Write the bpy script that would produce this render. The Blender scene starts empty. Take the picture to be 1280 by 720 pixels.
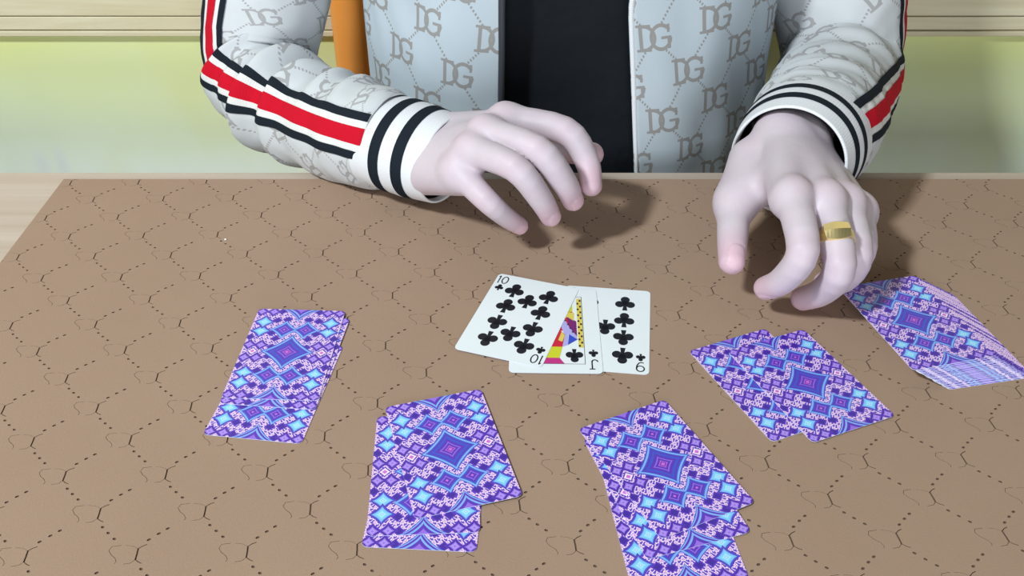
import bpy, bmesh, math, random
import numpy as np
from mathutils import Vector, Matrix, noise
from mathutils.geometry import delaunay_2d_cdt

random.seed(7)
sc = bpy.context.scene
COL = sc.collection
T = 0.75                      # height of the mat surface above the floor (metres)

# ------------------------------------------------------------------ camera, light, exposure
cam = bpy.data.cameras.new('camera')
cam.sensor_width = 36.0
cam.lens = 1215.1 / 1280 * 36.0
cam.clip_start = 0.02
camo = bpy.data.objects.new('camera', cam)
COL.objects.link(camo)
camo.location = (0, 0, T + 0.39066)
camo.rotation_euler = (math.radians(90 - 35.681), 0, 0)
sc.camera = camo

world = bpy.data.worlds.new('room_ambient')
sc.world = world
world.use_nodes = True
world.node_tree.nodes['Background'].inputs[0].default_value = (0.86, 0.95, 1.0, 1)
world.node_tree.nodes['Background'].inputs[1].default_value = 0.03


def area(name, loc, target, size, power, col, shape='DISK'):
    l = bpy.data.lights.new(name, 'AREA')
    l.shape = shape
    l.size = size
    l.energy = power
    l.color = col
    o = bpy.data.objects.new(name, l)
    COL.objects.link(o)
    o.location = loc
    o.rotation_euler = (Vector(target) - Vector(loc)).to_track_quat('-Z', 'Y').to_euler()
    return o


area('ceiling_lamp', (-1.37, -0.46, T + 1.9), (0.12, 0.62, T), 0.27, 61, (0.88, 0.975, 1.0))
area('front_fill', (0.1, -2.2, T + 0.38), (0.1, 1.0, T - 0.1), 1.5, 64, (0.88, 0.96, 1.0), 'SQUARE')  # added low fill from behind the camera to lift the wall, no actual window

vs = sc.view_settings
vs.view_transform = 'Standard'
vs.look = 'None'
vs.gamma = 1.0
vs.use_curve_mapping = False
vs.exposure = 0.0

# ------------------------------------------------------------------ helpers


def link(o, parent=None):
    COL.objects.link(o)
    if parent is not None:
        o.parent = parent
    return o


def tag(o, label=None, cat=None, group=None, kind=None):
    if label: o['label'] = label
    if cat: o['category'] = cat
    if group: o['group'] = group
    if kind: o['kind'] = kind
    return o


def mesh_obj(name, verts, faces, mats, parent=None, smooth=False, mi=None):
    me = bpy.data.meshes.new(name)
    me.from_pydata([tuple(v) for v in verts], [], [tuple(f) for f in faces])
    for m in (mats if isinstance(mats, (list, tuple)) else [mats]):
        me.materials.append(m)
    if mi is not None:
        me.polygons.foreach_set('material_index', mi)
    if smooth:
        me.polygons.foreach_set('use_smooth', [True] * len(me.polygons))
    me.update()
    return link(bpy.data.objects.new(name, me), parent)


def bm_obj(name, bm, mats, parent=None, smooth=False):
    me = bpy.data.meshes.new(name)
    bm.to_mesh(me)
    bm.free()
    for m in (mats if isinstance(mats, (list, tuple)) else [mats]):
        me.materials.append(m)
    if smooth:
        me.polygons.foreach_set('use_smooth', [True] * len(me.polygons))
    return link(bpy.data.objects.new(name, me), parent)


def empty(name, loc=(0, 0, 0)):
    o = bpy.data.objects.new(name, None)
    o.empty_display_size = 0.05
    o.location = loc
    return link(o)


def box_bm(x0, x1, y0, y1, z0, z1, bev=0.0):
    bm = bmesh.new()
    bmesh.ops.create_cube(bm, size=1)
    for v in bm.verts:
        v.co = Vector(((x0 + x1) / 2 + v.co.x * (x1 - x0), (y0 + y1) / 2 + v.co.y * (y1 - y0), (z0 + z1) / 2 + v.co.z * (z1 - z0)))
    if bev:
        bmesh.ops.bevel(bm, geom=bm.edges[:], offset=bev, segments=3, profile=0.6, affect='EDGES')
    return bm


# ---- tiny expression compiler for shader maths
class X:
    def __init__(s, nt, k): s.nt, s.k = nt, k
    def _m(s, op, *a):
        n = s.nt.nodes.new('ShaderNodeMath')
        n.operation = op
        for i, v in enumerate((s,) + a):
            if isinstance(v, X): s.nt.links.new(v.k, n.inputs[i])
            else: n.inputs[i].default_value = float(v)
        return X(s.nt, n.outputs[0])
    def __add__(s, o): return s._m('ADD', o)
    __radd__ = __add__
    def __sub__(s, o): return s._m('SUBTRACT', o)
    def __rsub__(s, o): return (s * -1.0) + o
    def __mul__(s, o): return s._m('MULTIPLY', o)
    __rmul__ = __mul__
    def __truediv__(s, o): return s._m('DIVIDE', o)
    def abs(s): return s._m('ABSOLUTE')
    def pow(s, p): return s._m('POWER', p)
    def lt(s, o): return s._m('LESS_THAN', o)
    def gt(s, o): return s._m('GREATER_THAN', o)
    def min(s, o): return s._m('MINIMUM', o)
    def max(s, o): return s._m('MAXIMUM', o)
    def sin(s): return s._m('SINE')
    def frac(s): return s._m('FRACT')
    def round(s): return s._m('ROUND')
    def sqrt(s): return s._m('SQRT')
    def clamp(s): return s.max(0.0).min(1.0)


def lin(r, g, b):
    f = lambda c: (c / 255 / 12.92) if c / 255 <= 0.04045 else ((c / 255 + 0.055) / 1.055) ** 2.4
    return (f(r), f(g), f(b), 1.0)


def new_mat(name, col=(0.8, 0.8, 0.8, 1), rough=0.6, spec=0.3, metal=0.0):
    m = bpy.data.materials.new(name)
    m.use_nodes = True
    nt = m.node_tree
    b = nt.nodes['Principled BSDF']
    b.inputs['Base Color'].default_value = col
    b.inputs['Roughness'].default_value = rough
    b.inputs['Specular IOR Level'].default_value = spec
    b.inputs['Metallic'].default_value = metal
    return m, nt, b


def mixc(nt, fac, a, b):
    n = nt.nodes.new('ShaderNodeMix')
    n.data_type = 'RGBA'
    for sock, v in ((n.inputs[0], fac), (n.inputs[6], a), (n.inputs[7], b)):
        if isinstance(v, X): nt.links.new(v.k, sock)
        elif hasattr(v, 'is_linked'): nt.links.new(v, sock)
        else: sock.default_value = v
    return n.outputs[2]


def coords(nt, kind='Object', scale=1.0, uv=None):
    if uv:
        t = nt.nodes.new('ShaderNodeUVMap'); t.uv_map = uv; out = t.outputs[0]
    else:
        t = nt.nodes.new('ShaderNodeTexCoord'); out = t.outputs[kind]
    s = nt.nodes.new('ShaderNodeSeparateXYZ')
    nt.links.new(out, s.inputs[0])
    return X(nt, s.outputs[0]) * scale, X(nt, s.outputs[1]) * scale, X(nt, s.outputs[2]) * scale, out


def vec(nt, x, y, z=0.0):
    c = nt.nodes.new('ShaderNodeCombineXYZ')
    for i, v in enumerate((x, y, z)):
        if isinstance(v, X): nt.links.new(v.k, c.inputs[i])
        else: c.inputs[i].default_value = v
    return c.outputs[0]


def noise_tex(nt, v, scale, detail=3, rough=0.55, dist=0.0):
    n = nt.nodes.new('ShaderNodeTexNoise')
    n.inputs['Scale'].default_value = scale
    n.inputs['Detail'].default_value = detail
    n.inputs['Roughness'].default_value = rough
    n.inputs['Distortion'].default_value = dist
    if v is not None: nt.links.new(v, n.inputs['Vector'])
    return X(nt, n.outputs[0])


def bump(nt, b, h, strength=0.3, dist=0.001):
    n = nt.nodes.new('ShaderNodeBump')
    n.inputs['Strength'].default_value = strength
    n.inputs['Distance'].default_value = dist
    nt.links.new(h.k, n.inputs['Height'])
    nt.links.new(n.outputs[0], b.inputs['Normal'])


def ramp(nt, fac, stops, interp='LINEAR'):
    r = nt.nodes.new('ShaderNodeValToRGB')
    r.color_ramp.interpolation = interp
    e = r.color_ramp.elements
    while len(e) < len(stops): e.new(0.5)
    for i, (p, c) in enumerate(stops):
        e[i].position = p
        e[i].color = c
    nt.links.new(fac.k, r.inputs[0])
    return r.outputs[0]


def set_base(nt, b, sock): nt.links.new(sock, b.inputs['Base Color'])


# ------------------------------------------------------------------ materials
def mat_wood(name, c1, c2, scale=(1.5, 40, 40), rough=0.45):
    m, nt, b = new_mat(name, rough=rough)
    x, y, z, v = coords(nt)
    w = vec(nt, x * scale[0], y * scale[1], z * scale[2])
    n = noise_tex(nt, w, 1.0, 5, 0.6, 0.6)
    n2 = noise_tex(nt, w, 4.0, 2)
    set_base(nt, b, ramp(nt, (n * 0.8 + n2 * 0.2), [(0.35, c1), (0.65, c2)]))
    bump(nt, b, n, 0.08)
    return m


M_TABLE = mat_wood('pale_table_wood', lin(182, 163, 148), lin(198, 182, 168), (1.6, 55, 55))
M_PLANK = mat_wood('pale_wall_plank', lin(206, 192, 156), lin(228, 219, 190), (2.2, 30, 42), 0.5)
M_FLOOR = mat_wood('floor_laminate', lin(120, 100, 80), lin(150, 128, 104), (1.5, 20, 20))


def mat_mat():
    m, nt, b = new_mat('brown_suede_mat', rough=0.92, spec=0.12)
    x, y, z, v = coords(nt)
    n = noise_tex(nt, v, 9, 3)
    f = noise_tex(nt, v, 900, 2)
    c = mixc(nt, (n * 1.4 - 0.2).clamp(), lin(161, 134, 115), lin(170, 143, 123))
    c2 = mixc(nt, (f * 0.35), c, lin(148, 121, 102))
    set_base(nt, b, c2)
    bump(nt, b, f, 0.25, 0.0006)
    return m


M_MAT = mat_mat()
M_PIT = new_mat('pressed_stitch_holes', lin(112, 90, 77), 0.95, 0.05)[0]


def mat_wall():
    m, nt, b = new_mat('green_wall_print', rough=0.55, spec=0.25)
    x, y, z, v = coords(nt)
    n = noise_tex(nt, vec(nt, x * 2.2, 0.0, z * 5.0), 1.0, 2, 0.5)
    # printed yellow-green wash turning to mint; height in metres below the rail
    h = ((z - 0.545) / 0.19 + (n - 0.5) * 0.9).clamp()
    col = ramp(nt, h, [(0.0, lin(238, 249, 234)), (0.45, lin(232, 243, 206)), (1.0, lin(226, 232, 160))])
    n2 = noise_tex(nt, vec(nt, x * 9.0, 3.0, z * 4.0), 1.0, 2)
    col = mixc(nt, ((n2 - 0.52) * 3.0).clamp() * 0.5, col, lin(226, 228, 150))
    # two soft pale upright patches low on the wall
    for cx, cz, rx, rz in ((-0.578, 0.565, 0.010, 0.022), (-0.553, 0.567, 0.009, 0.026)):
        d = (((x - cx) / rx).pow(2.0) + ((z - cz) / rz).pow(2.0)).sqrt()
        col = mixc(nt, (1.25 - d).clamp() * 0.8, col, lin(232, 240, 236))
    set_base(nt, b, col)
    return m


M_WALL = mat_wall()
M_UPPER = new_mat('cream_wall_paint', lin(222, 212, 184), 0.7)[0]


def mat_cardback():
    m, nt, b = new_mat('purple_mosaic_card_back', rough=0.38, spec=0.4)
    x, y, z, v = coords(nt, 'Object', 1000.0)
    ax, ay = x.abs(), y.abs()
    WH = lin(246, 224, 246); PU = lin(92, 52, 186); LV = lin(150, 110, 224); BL = lin(62, 84, 200)
    CY = lin(128, 205, 250); PK = lin(214, 110, 214); LB = lin(132, 178, 244); DP = lin(66, 38, 158); W2 = lin(214, 240, 255)
    # zig-zag ground
    u = (ax * 1.75 + (ay * 1.75).sin() * 1.25).sin()
    w = (ay * 1.75 + (ax * 1.75 + 0.9).sin() * 1.25).sin()
    g = u * w
    col = ramp(nt, (g * 0.5 + 0.5).clamp(), [(0.0, PU), (0.25, lin(112, 74, 204)), (0.42, PU), (0.52, WH), (0.80, WH), (0.92, PK)], 'LINEAR')

    def star(col, cx, cy, r, stops, p=0.78):
        d = (((ax - cx).abs() / r).pow(p) + ((ay - cy).abs() / r).pow(p)).pow(1.0 / p)
        c = ramp(nt, d * 0.8, [(a * 0.8, k) for a, k in stops], 'CONSTANT')
        return mixc(nt, d.lt(1.0), col, c)
    small = [(0, LV), (0.16, lin(176, 146, 236)), (0.42, LV), (0.6, DP), (0.8, PU)]
    dark = [(0, DP), (0.7, PU)]
    blue = [(0, PK), (0.10, PU), (0.30, LV), (0.40, PU), (0.58, BL), (0.74, LB), (0.92, BL)]
    cyan = [(0, W2), (0.08, LB), (0.14, lin(168, 226, 252)), (0.34, CY), (0.56, LB), (0.70, BL), (0.84, PU)]
    for cx, cy in ((10.5, 13), (13.5, 32), (11, 4.5), (14.5, 18.5), (7, 33), (27, 14), (12.5, 41.5)):
        col = star(col, cx, cy, 3.6, dark, 0.9)
    for cx, cy in ((18.2, 6.3), (25.6, 6.3), (18.0, 41), (26, 41)):
        col = star(col, cx, cy, 5.8, small)
    col = star(col, 22, 0, 4.0, [(0, PK), (0.4, WH), (0.75, PU)], 0.9)
    for cy in (20.6, 30.0):
        col = star(col, 21.8, cy, 7.9, cyan)
    col = star(col, 0, 44, 13, [(0, LV), (0.3, PU), (0.55, LB), (0.7, PU), (0.85, LB), (0.94, BL)])
    col = star(col, 7.0, 22.4, 9.8, blue, 0.84)
    col = star(col, 0, 0, 17.5, [(0, PK), (0.08, PU), (0.14, PK), (0.18, PU), (0.30, LV), (0.36, PU), (0.52, BL), (0.66, PU), (0.74, BL), (0.82, LB), (0.92, BL)], 0.84)
    set_base(nt, b, col)
    return m


M_BACK = mat_cardback()
M_EDGE = new_mat('card_edge_stock', lin(222, 226, 244), 0.6)[0]
M_FACE = new_mat('white_card_face', lin(232, 237, 241), 0.45, 0.3)[0]
M_INK = new_mat('black_card_ink', lin(22, 24, 34), 0.4, 0.3)[0]


def flat(name, c, **k): return new_mat(name, lin(*c), **k)[0]


# skin: colour attribute "flush" marks finger tips, knuckles and nails
def mat_skin():
    m, nt, b = new_mat('skin', rough=0.5, spec=0.35)
    x, y, z, v = coords(nt)
    a = nt.nodes.new('ShaderNodeAttribute'); a.attribute_name = 'flush'
    s = nt.nodes.new('ShaderNodeSeparateColor')
    nt.links.new(a.outputs['Color'], s.inputs[0])
    fl, nail = X(nt, s.outputs[0]), X(nt, s.outputs[1])
    n = noise_tex(nt, v, 55, 3)
    col = mixc(nt, (n - 0.3).clamp(), lin(204, 190, 198), lin(196, 179, 189))
    col = mixc(nt, fl * 0.8, col, lin(210, 155, 172))
    col = mixc(nt, nail * 0.3, col, lin(236, 196, 206))
    set_base(nt, b, col)
    b.inputs['Subsurface Weight'].default_value = 0.12
    b.inputs['Subsurface Radius'].default_value = (0.006, 0.002, 0.0015)
    b.inputs['Subsurface Scale'].default_value = 0.5
    f = noise_tex(nt, v, 520, 3)
    bump(nt, b, f + noise_tex(nt, v, 90, 2) * 1.5, 0.18, 0.0007)
    return m


M_SKIN = mat_skin()


def mat_fabric(name, base, ink, lattice, slant=0.0):
    """off-white jacket cloth, woven with interlocked D G monograms joined by dotted lines (UV in mm)"""
    m, nt, b = new_mat(name, rough=0.75, spec=0.15)
    u0, v0, _, _ = coords(nt, uv='UVMap')
    (a1, a2), (b1, b2), (o1, o2) = lattice
    u = u0 - o1
    v = v0 - o2
    det = a1 * b2 - a2 * b1
    p = u * (b2 / det) - v * (b1 / det)
    q = v * (a1 / det) - u * (a2 / det)
    pr, qr = p.round(), q.round()
    lx = u - pr * a1 - qr * b1
    ly = v - pr * a2 - qr * b2
    lx, ly = lx + ly * slant, ly - lx * slant
    # --- letters
    def box(cx, cy, hx, hy): return (lx - cx).abs().lt(hx) * (ly - cy).abs().lt(hy)
    def ring(cx, cy, rx, ry, t):
        d = (((lx - cx) / rx).pow(2.0) + ((ly - cy) / ry).pow(2.0)).sqrt()
        return (d - 1.0).abs().lt(t)
    # pow of negative bases with exponent 2 is safe in Blender's maths node
    D = box(-10.0, 0, 1.5, 11).max(box(-10.6, 10.2, 3.2, 1.1)).max(box(-10.6, -10.2, 3.2, 1.1))
    D = D.max(ring(-8.0, 0, 9.0, 9.9, 0.15) * lx.gt(-9.0))
    D = D.max(box(-5.5, 10.2, 3.6, 1.0)).max(box(-5.5, -10.2, 3.6, 1.0))
    gap = lx.gt(6.0) * ly.gt(-1.0) * ly.lt(6.0)
    G = ring(6.2, 0, 8.0, 10.0, 0.16) * (1.0 - gap)
    G = G.max(box(10.5, -0.6, 4.2, 1.2)).max(box(12.6, -5.0, 1.3, 5.0)).max(box(12.4, 7.0, 1.1, 3.4))
    let = D.max(G).min(1.0)
    # --- dotted joining lines
    def dots(a, fr_other):
        line = ((a - a.round()).abs() * 44.0).lt(1.0)
        ph = ((fr_other * 15.0).frac() - 0.5).abs().lt(0.27)
        t = (fr_other - fr_other.round()).abs()
        return line * ph * t.gt(0.27)
    dd = dots(p, q).max(dots(q, p))
    mask = let.max(dd)
    wv = noise_tex(nt, vec(nt, u * 1.0, v * 1.0), 3.0, 2)
    fac = mask * (0.7 + wv * 0.35)
    cl = noise_tex(nt, vec(nt, u * 0.03, v * 0.03), 1.0, 3)
    c = mixc(nt, (cl - 0.2).clamp(), base, tuple(k * 0.9 for k in base[:3]) + (1,))
    set_base(nt, b, mixc(nt, fac, c, ink))
    bump(nt, b, wv, 0.12, 0.0005)
    return m


M_JACK_R = mat_fabric('monogram_cloth_right', lin(184, 194, 202), lin(142, 136, 132), ((26, -41), (-30, -31), (-66, 107)), -0.08)
M_JACK_L = mat_fabric('monogram_cloth_left', lin(184, 194, 202), lin(142, 136, 132), ((29, -30), (-22.5, -42), (48, 69)), 0.06)
M_SLEEVE = mat_fabric('monogram_cloth_sleeve', lin(203, 205, 208), lin(158, 155, 156), ((31, -27), (26, 38), (10, 20)), 0.5)  # same cloth as the fronts, with the brighter light on the arms in its colour


def mat_rib():
    m, nt, b = new_mat('white_ribbed_knit', lin(222, 222, 226), 0.8, 0.1)
    u, v, _, _ = coords(nt, uv='UVMap')
    bump(nt, b, (u * 3.4).sin(), 0.15, 0.0004)
    return m


def mat_knit(name, c):
    m, nt, b = new_mat(name, lin(*c), 0.85, 0.08)
    u, v, _, _ = coords(nt, uv='UVMap')
    bump(nt, b, (v * 5.0).sin() + (u * 5.0).sin(), 0.2, 0.0004)
    return m


M_RIB = mat_rib()
M_BLACK = mat_knit('black_stripe_knit', (30, 36, 44))
M_RED = mat_knit('red_stripe_knit', (196, 20, 42))
M_WHITE = mat_knit('white_stripe_knit', (222, 220, 218))
M_SHIRT, _nt, _b = new_mat('black_tee_cloth', lin(17, 21, 27), 0.8, 0.2)
_x, _y, _z, _v = coords(_nt)
bump(_nt, _b, noise_tex(_nt, _v, 24, 3), 0.35, 0.01)
M_TROUS = flat('dark_trousers', (38, 40, 48), rough=0.85)
M_ZIP = flat('dark_zip_tape', (58, 60, 66), rough=0.5)
M_ORANGE, _nt, _b = new_mat('orange_lacquer', lin(232, 132, 44), 0.35, 0.5)
_x, _y, _z, _v = coords(_nt)
set_base(_nt, _b, mixc(_nt, noise_tex(_nt, _v, 12, 2), lin(244, 150, 62), lin(250, 168, 84)))
M_GOLD = new_mat('gold', (1.0, 0.80, 0.38, 1), 0.34, 0.5, 0.95)[0]
M_HAIR = flat('black_hair', (24, 20, 20), rough=0.6)
M_LINT = flat('white_lint', (244, 244, 240), rough=0.9)

# ------------------------------------------------------------------ room
WY = 1.06                                     # wall plane
bm = box_bm(-2.2, 2.4, WY, WY + 0.12, 0, T - 0.016)
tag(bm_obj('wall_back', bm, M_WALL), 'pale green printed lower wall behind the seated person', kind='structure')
bm = box_bm(-2.2, 2.4, WY + 0.012, WY + 0.12, T - 0.016, 2.7)
tag(bm_obj('wall_upper', bm, M_UPPER), 'cream upper wall behind the planks', kind='structure')
rail = empty('trim_1', (0, WY, T))
tag(rail, 'pale wooden plank rail running along the wall above the green print', kind='structure')
zz = T - 0.017
for hgt, dep in ((0.007, 0.008), (0.016, 0.006), (0.046, 0.006), (0.046, 0.006), (0.05, 0.006)):
    bm = box_bm(-2.2, 2.4, -dep, 0.012, zz - T, zz - T + hgt - 0.0012, 0.0012)
    bm_obj('plank', bm, M_PLANK, rail)
    zz += hgt
bm = box_bm(-2.2, 2.4, -2.2, WY + 0.12, -0.05, 0.0)
tag(bm_obj('floor', bm, M_FLOOR), 'brown laminate floor under the table', kind='structure')

# ------------------------------------------------------------------ table
TB = T - 0.0022
table = empty('table', (0.08, 0.33, 0))
tag(table, 'pale wood table with its back edge showing beside the brown mat', 'table')
def tpart(name, *b, bev=0.002):
    o = bm_obj(name, box_bm(*b, bev), M_TABLE, table)
    o.matrix_parent_inverse = Matrix.Translation(-table.location)
    return o
tpart('table_top', -0.62, 0.78, -0.08, 0.712, TB - 0.026, TB, bev=0.0018)
tpart('apron', -0.54, 0.70, 0.635, 0.655, TB - 0.09, TB - 0.026)
tpart('apron', -0.54, 0.70, -0.02, 0.0, TB - 0.09, TB - 0.026)
tpart('apron', -0.56, -0.54, -0.02, 0.655, TB - 0.09, TB - 0.026)
tpart('apron', 0.70, 0.72, -0.02, 0.655, TB - 0.09, TB - 0.026)
for lx in (-0.575, 0.685):
    for ly in (-0.04, 0.62):
        tpart('leg', lx, lx + 0.05, ly, ly + 0.05, 0.0, TB - 0.026, bev=0.004)

# ------------------------------------------------------------------ mat with pressed horsebit lattice
LA, LB = Vector((27.85, -26.3)), Vector((26.9, 27.7))         # lattice vectors, mm
LO = Vector((-188.5, 370.5))                                   # one node
def ribbon(pts, w):
    out = []
    for a, b in zip(pts[:-1], pts[1:]):
        a, b = Vector(a), Vector(b)
        d = (b - a).normalized(); n = Vector((-d.y, d.x)) * w / 2; d = d * w * 0.25
        out.append([a - d + n, a - d - n, b + d - n, b + d + n])
    return out
def ell(cx, cy, rx, ry, ang, n=8):
    c, s = math.cos(ang), math.sin(ang)
    return [Vector((cx + rx * math.cos(t) * c - ry * math.sin(t) * s, cy + rx * math.cos(t) * s + ry * math.sin(t) * c))
            for t in [2 * math.pi * k / n for k in range(n)]]
pits = []
lean = 0.36                                                    # the motif stands upright on the lattice
for (x, y) in ((2.0, -9.2), (4.8, -13.0), (7.8, -16.8)): pits.append(ell(x - lean * y, y, 1.05, 0.75, -0.6))
for (x, y) in ((6.9, 9.0), (12.2, 12.9), (17.0, 16.2)): pits.append(ell(x - lean * y, y, 1.1, 0.75, 0.6))
pits += ribbon([(x - lean * y, y) for x, y in [(1.3, 3.4), (0.5, 0), (-0.5, -3.5)]], 0.85)
pits += ribbon([(x - lean * y, y) for x, y in [(1.3, 3.4), (3.4, 4.9), (5.8, 6.0)]], 0.42)
pits += ribbon([(x - lean * y, y) for x, y in [(1.3, 3.4), (-1.5, 5.0), (-5.0, 5.4)]], 0.14)
pits += ribbon([(x - lean * y, y) for x, y in [(-0.5, -3.5), (-3.2, -5.6), (-6.6, -6.2)]], 0.22)
pits += ribbon([(x - lean * y, y) for x, y in [(-0.5, -3.5), (0.9, -4.9), (2.4, -5.7)]], 0.42)
pits += ribbon([(x - lean * y, y) for x, y in [(-7.2, 5.4), (-11.8, 4.7), (-13.5, 2.2), (-12.6, -0.3), (-10.6, -2.6), (-10.1, -4.6), (-11.0, -6.0)]], 0.22)
cell = [LA * -0.36 + LB * -0.38, LA * 0.64 + LB * -0.38, LA * 0.64 + LB * 0.62, LA * -0.36 + LB * 0.62]
vin, fin = list(cell), [[0, 1, 2, 3]]
for p in pits:
    fin.append(list(range(len(vin), len(vin) + len(p))))
    vin += p
cv, ce, cf, ov, oe, of = delaunay_2d_cdt(vin, [], fin, 1, 1e-4)
ispit = [any(k > 0 for k in o) for o in of]
edges = {}
for f, p in zip(cf, ispit):
    for a, b in zip(f, list(f[1:]) + [f[0]]):
        edges.setdefault((min(a, b), max(a, b)), []).append((p, a, b))
DEP = 0.0006
V, F, MI = [], [], []
for i in range(-10, 22):
    for j in range(-14, 20):
        o = LO + LA * i + LB * j
        if not (-430 < o.x < 590 and 60 < o.y < 740): continue
        base = len(V); nv = len(cv)
        for c in cv: V.append(((c.x + o.x) / 1000, (c.y + o.y) / 1000, 0.0))
        for c in cv: V.append(((c.x + o.x) / 1000, (c.y + o.y) / 1000, -DEP))
        for f, p in zip(cf, ispit):
            F.append([base + k + (nv if p else 0) for k in f]); MI.append(1 if p else 0)
        for (a, b), l in edges.items():
            if len(l) == 2 and l[0][0] != l[1][0]:
                p, x, y = l[0] if l[0][0] else l[1]
                F.append((base + y + nv, base + x + nv, base + x, base + y)); MI.append(1)
me = bpy.data.meshes.new('tmp')
me.from_pydata(V, [], F)
me.materials.append(M_MAT); me.materials.append(M_PIT)
me.polygons.foreach_set('material_index', MI)
bm = bmesh.new(); bm.from_mesh(me)
bmesh.ops.remove_doubles(bm, verts=bm.verts[:], dist=2e-5)
MX0, MX1, MY0, MY1 = -0.366, 0.545, 0.095, 0.6965
for co, no in (((MX0, 0, 0), (-1, 0, 0)), ((MX1, 0, 0), (1, 0, 0)), ((0, MY0, 0), (0, -1, 0)), ((0, MY1, 0), (0, 1, 0))):
    bmesh.ops.bisect_plane(bm, geom=bm.verts[:] + bm.edges[:] + bm.faces[:], dist=1e-6, plane_co=co, plane_no=no, clear_outer=True)
for e in [e for e in bm.edges if e.is_boundary]:
    a, b = e.verts
    if all(abs(q.co.z) < 1e-6 for q in (a, b)) and max(min(abs(q.co.x - MX0), abs(q.co.x - MX1), abs(q.co.y - MY0), abs(q.co.y - MY1)) for q in (a, b)) < 1e-5:
        va = bm.verts.new((a.co.x, a.co.y, -0.0007)); vb = bm.verts.new((b.co.x, b.co.y, -0.0007))
        bm.faces.new((a, b, vb, va))
bx = box_bm(MX0, MX1, MY0, MY1, -0.0021, -0.00065)
tmp2 = bpy.data.meshes.new('t2'); bx.to_mesh(tmp2); bx.free()
bm.from_mesh(tmp2)
bmesh.ops.translate(bm, verts=bm.verts[:], vec=(0, 0, T))
mat_o = bm_obj('desk_mat', bm, [M_MAT, M_PIT])
tag(mat_o, 'brown suede desk mat pressed with a dotted diamond lattice, covering the table', 'mat')

# ------------------------------------------------------------------ cards
CW, CL, CT = 0.058, 0.088, 0.00030
def card_mesh(name, top, bottom):
    r = 0.0032; pts = []
    for cx, cy, a0 in ((CW/2 - r, CL/2 - r, 0), (-CW/2 + r, CL/2 - r, 90), (-CW/2 + r, -CL/2 + r, 180), (CW/2 - r, -CL/2 + r, 270)):
        for k in range(6):
            a = math.radians(a0 + 18 * k); pts.append((cx + r * math.cos(a), cy + r * math.sin(a)))
    n = len(pts)
    v = [(x, y, 0) for x, y in pts] + [(x, y, CT) for x, y in pts]
    f = [list(range(n))[::-1], [n + k for k in range(n)]] + [(k, (k + 1) % n, n + (k + 1) % n, n + k) for k in range(n)]
    me = bpy.data.meshes.new(name)
    me.from_pydata(v, [], f)
    for m in (top, M_EDGE, bottom): me.materials.append(m)
    me.polygons.foreach_set('material_index', [2, 0] + [1] * n)
    me.update()
    return me
ME_DOWN = card_mesh('playing_card', M_BACK, M_FACE)
ME_UP = card_mesh('playing_card', M_FACE, M_BACK)

def place(me, x, y, rot, z, label, group=None, tilt=(0, 0)):
    o = bpy.data.objects.new('playing_card', me)
    o.location = (x / 1000, y / 1000, T + z / 1000)
    o.rotation_euler = (math.radians(tilt[0]), math.radians(tilt[1]), math.radians(rot))
    tag(o, label, 'playing card', group)
    return link(o)

piles = [
 ('leftmost pile', [(-141.6, 440.5, -7.4, 'bottom face-down purple card of the leftmost pile, jutting out nearest the camera'),
                    (-139.8, 467.1, -5.5, 'middle face-down purple card of the leftmost pile, showing a sliver on its right'),
                    (-141.6, 473.1, -2.6, 'top face-down purple card of the leftmost pile, beside the empty left of the mat')]),
 ('front left pile', [(-44.2, 362.9, -3.4, 'bottom face-down purple card of the front left pile, its near edge lowest'),
                      (-47.2, 372.2, 2.7, 'middle face-down purple card of the front left pile, showing along the left'),
                      (-34.4, 387.9, 16.1, 'top face-down purple card of the front left pile, turned to the right')]),
 ('front right pile', [(81.5, 341.5, 6.5, 'bottom face-down purple card of the front right pile, cut by the picture edge'),
                       (81.0, 363.0, 17.5, 'middle face-down purple card of the front right pile, one corner showing at right'),
                       (82.8, 376.6, 25.2, 'top face-down purple card of the front right pile, turned furthest')]),
 ('right pile', [(155.6, 446.3, 23.5, 'lower face-down purple card of the two-card pile right of the face-up cards'),
                 (179.1, 445.1, 22.4, 'upper face-down purple card of the two-card pile left of the deck')]),
]
for pname, cs in piles:
    for k, (x, y, r, lab) in enumerate(cs):
        place(ME_DOWN, x, y, r, 0.2 + k * 0.5, lab, 'face-down cards of the ' + pname)

ND = 34
for k in range(ND):
    t = k / (ND - 1)
    jx, jy = random.uniform(-0.35, 0.35), random.uniform(-0.3, 0.3)
    x = 281.5 + (258.0 - 281.5) * t + jx; y = 488.0 + (494.5 - 488.0) * t + jy
    r = 11.5 + (14.5 - 11.5) * t + random.uniform(-0.5, 0.5)
    lab = ('top face-down purple card of the slanted deck under the ringed hand' if k == ND - 1 else
           'bottom card of the slanted deck, jutting furthest right and forward' if k == 0 else
           'purple-backed card in the middle of the slanted deck at the right edge')
    place(ME_DOWN, x, y, r, 0.05 + k * 0.31, lab, 'cards of the slanted deck')

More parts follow.
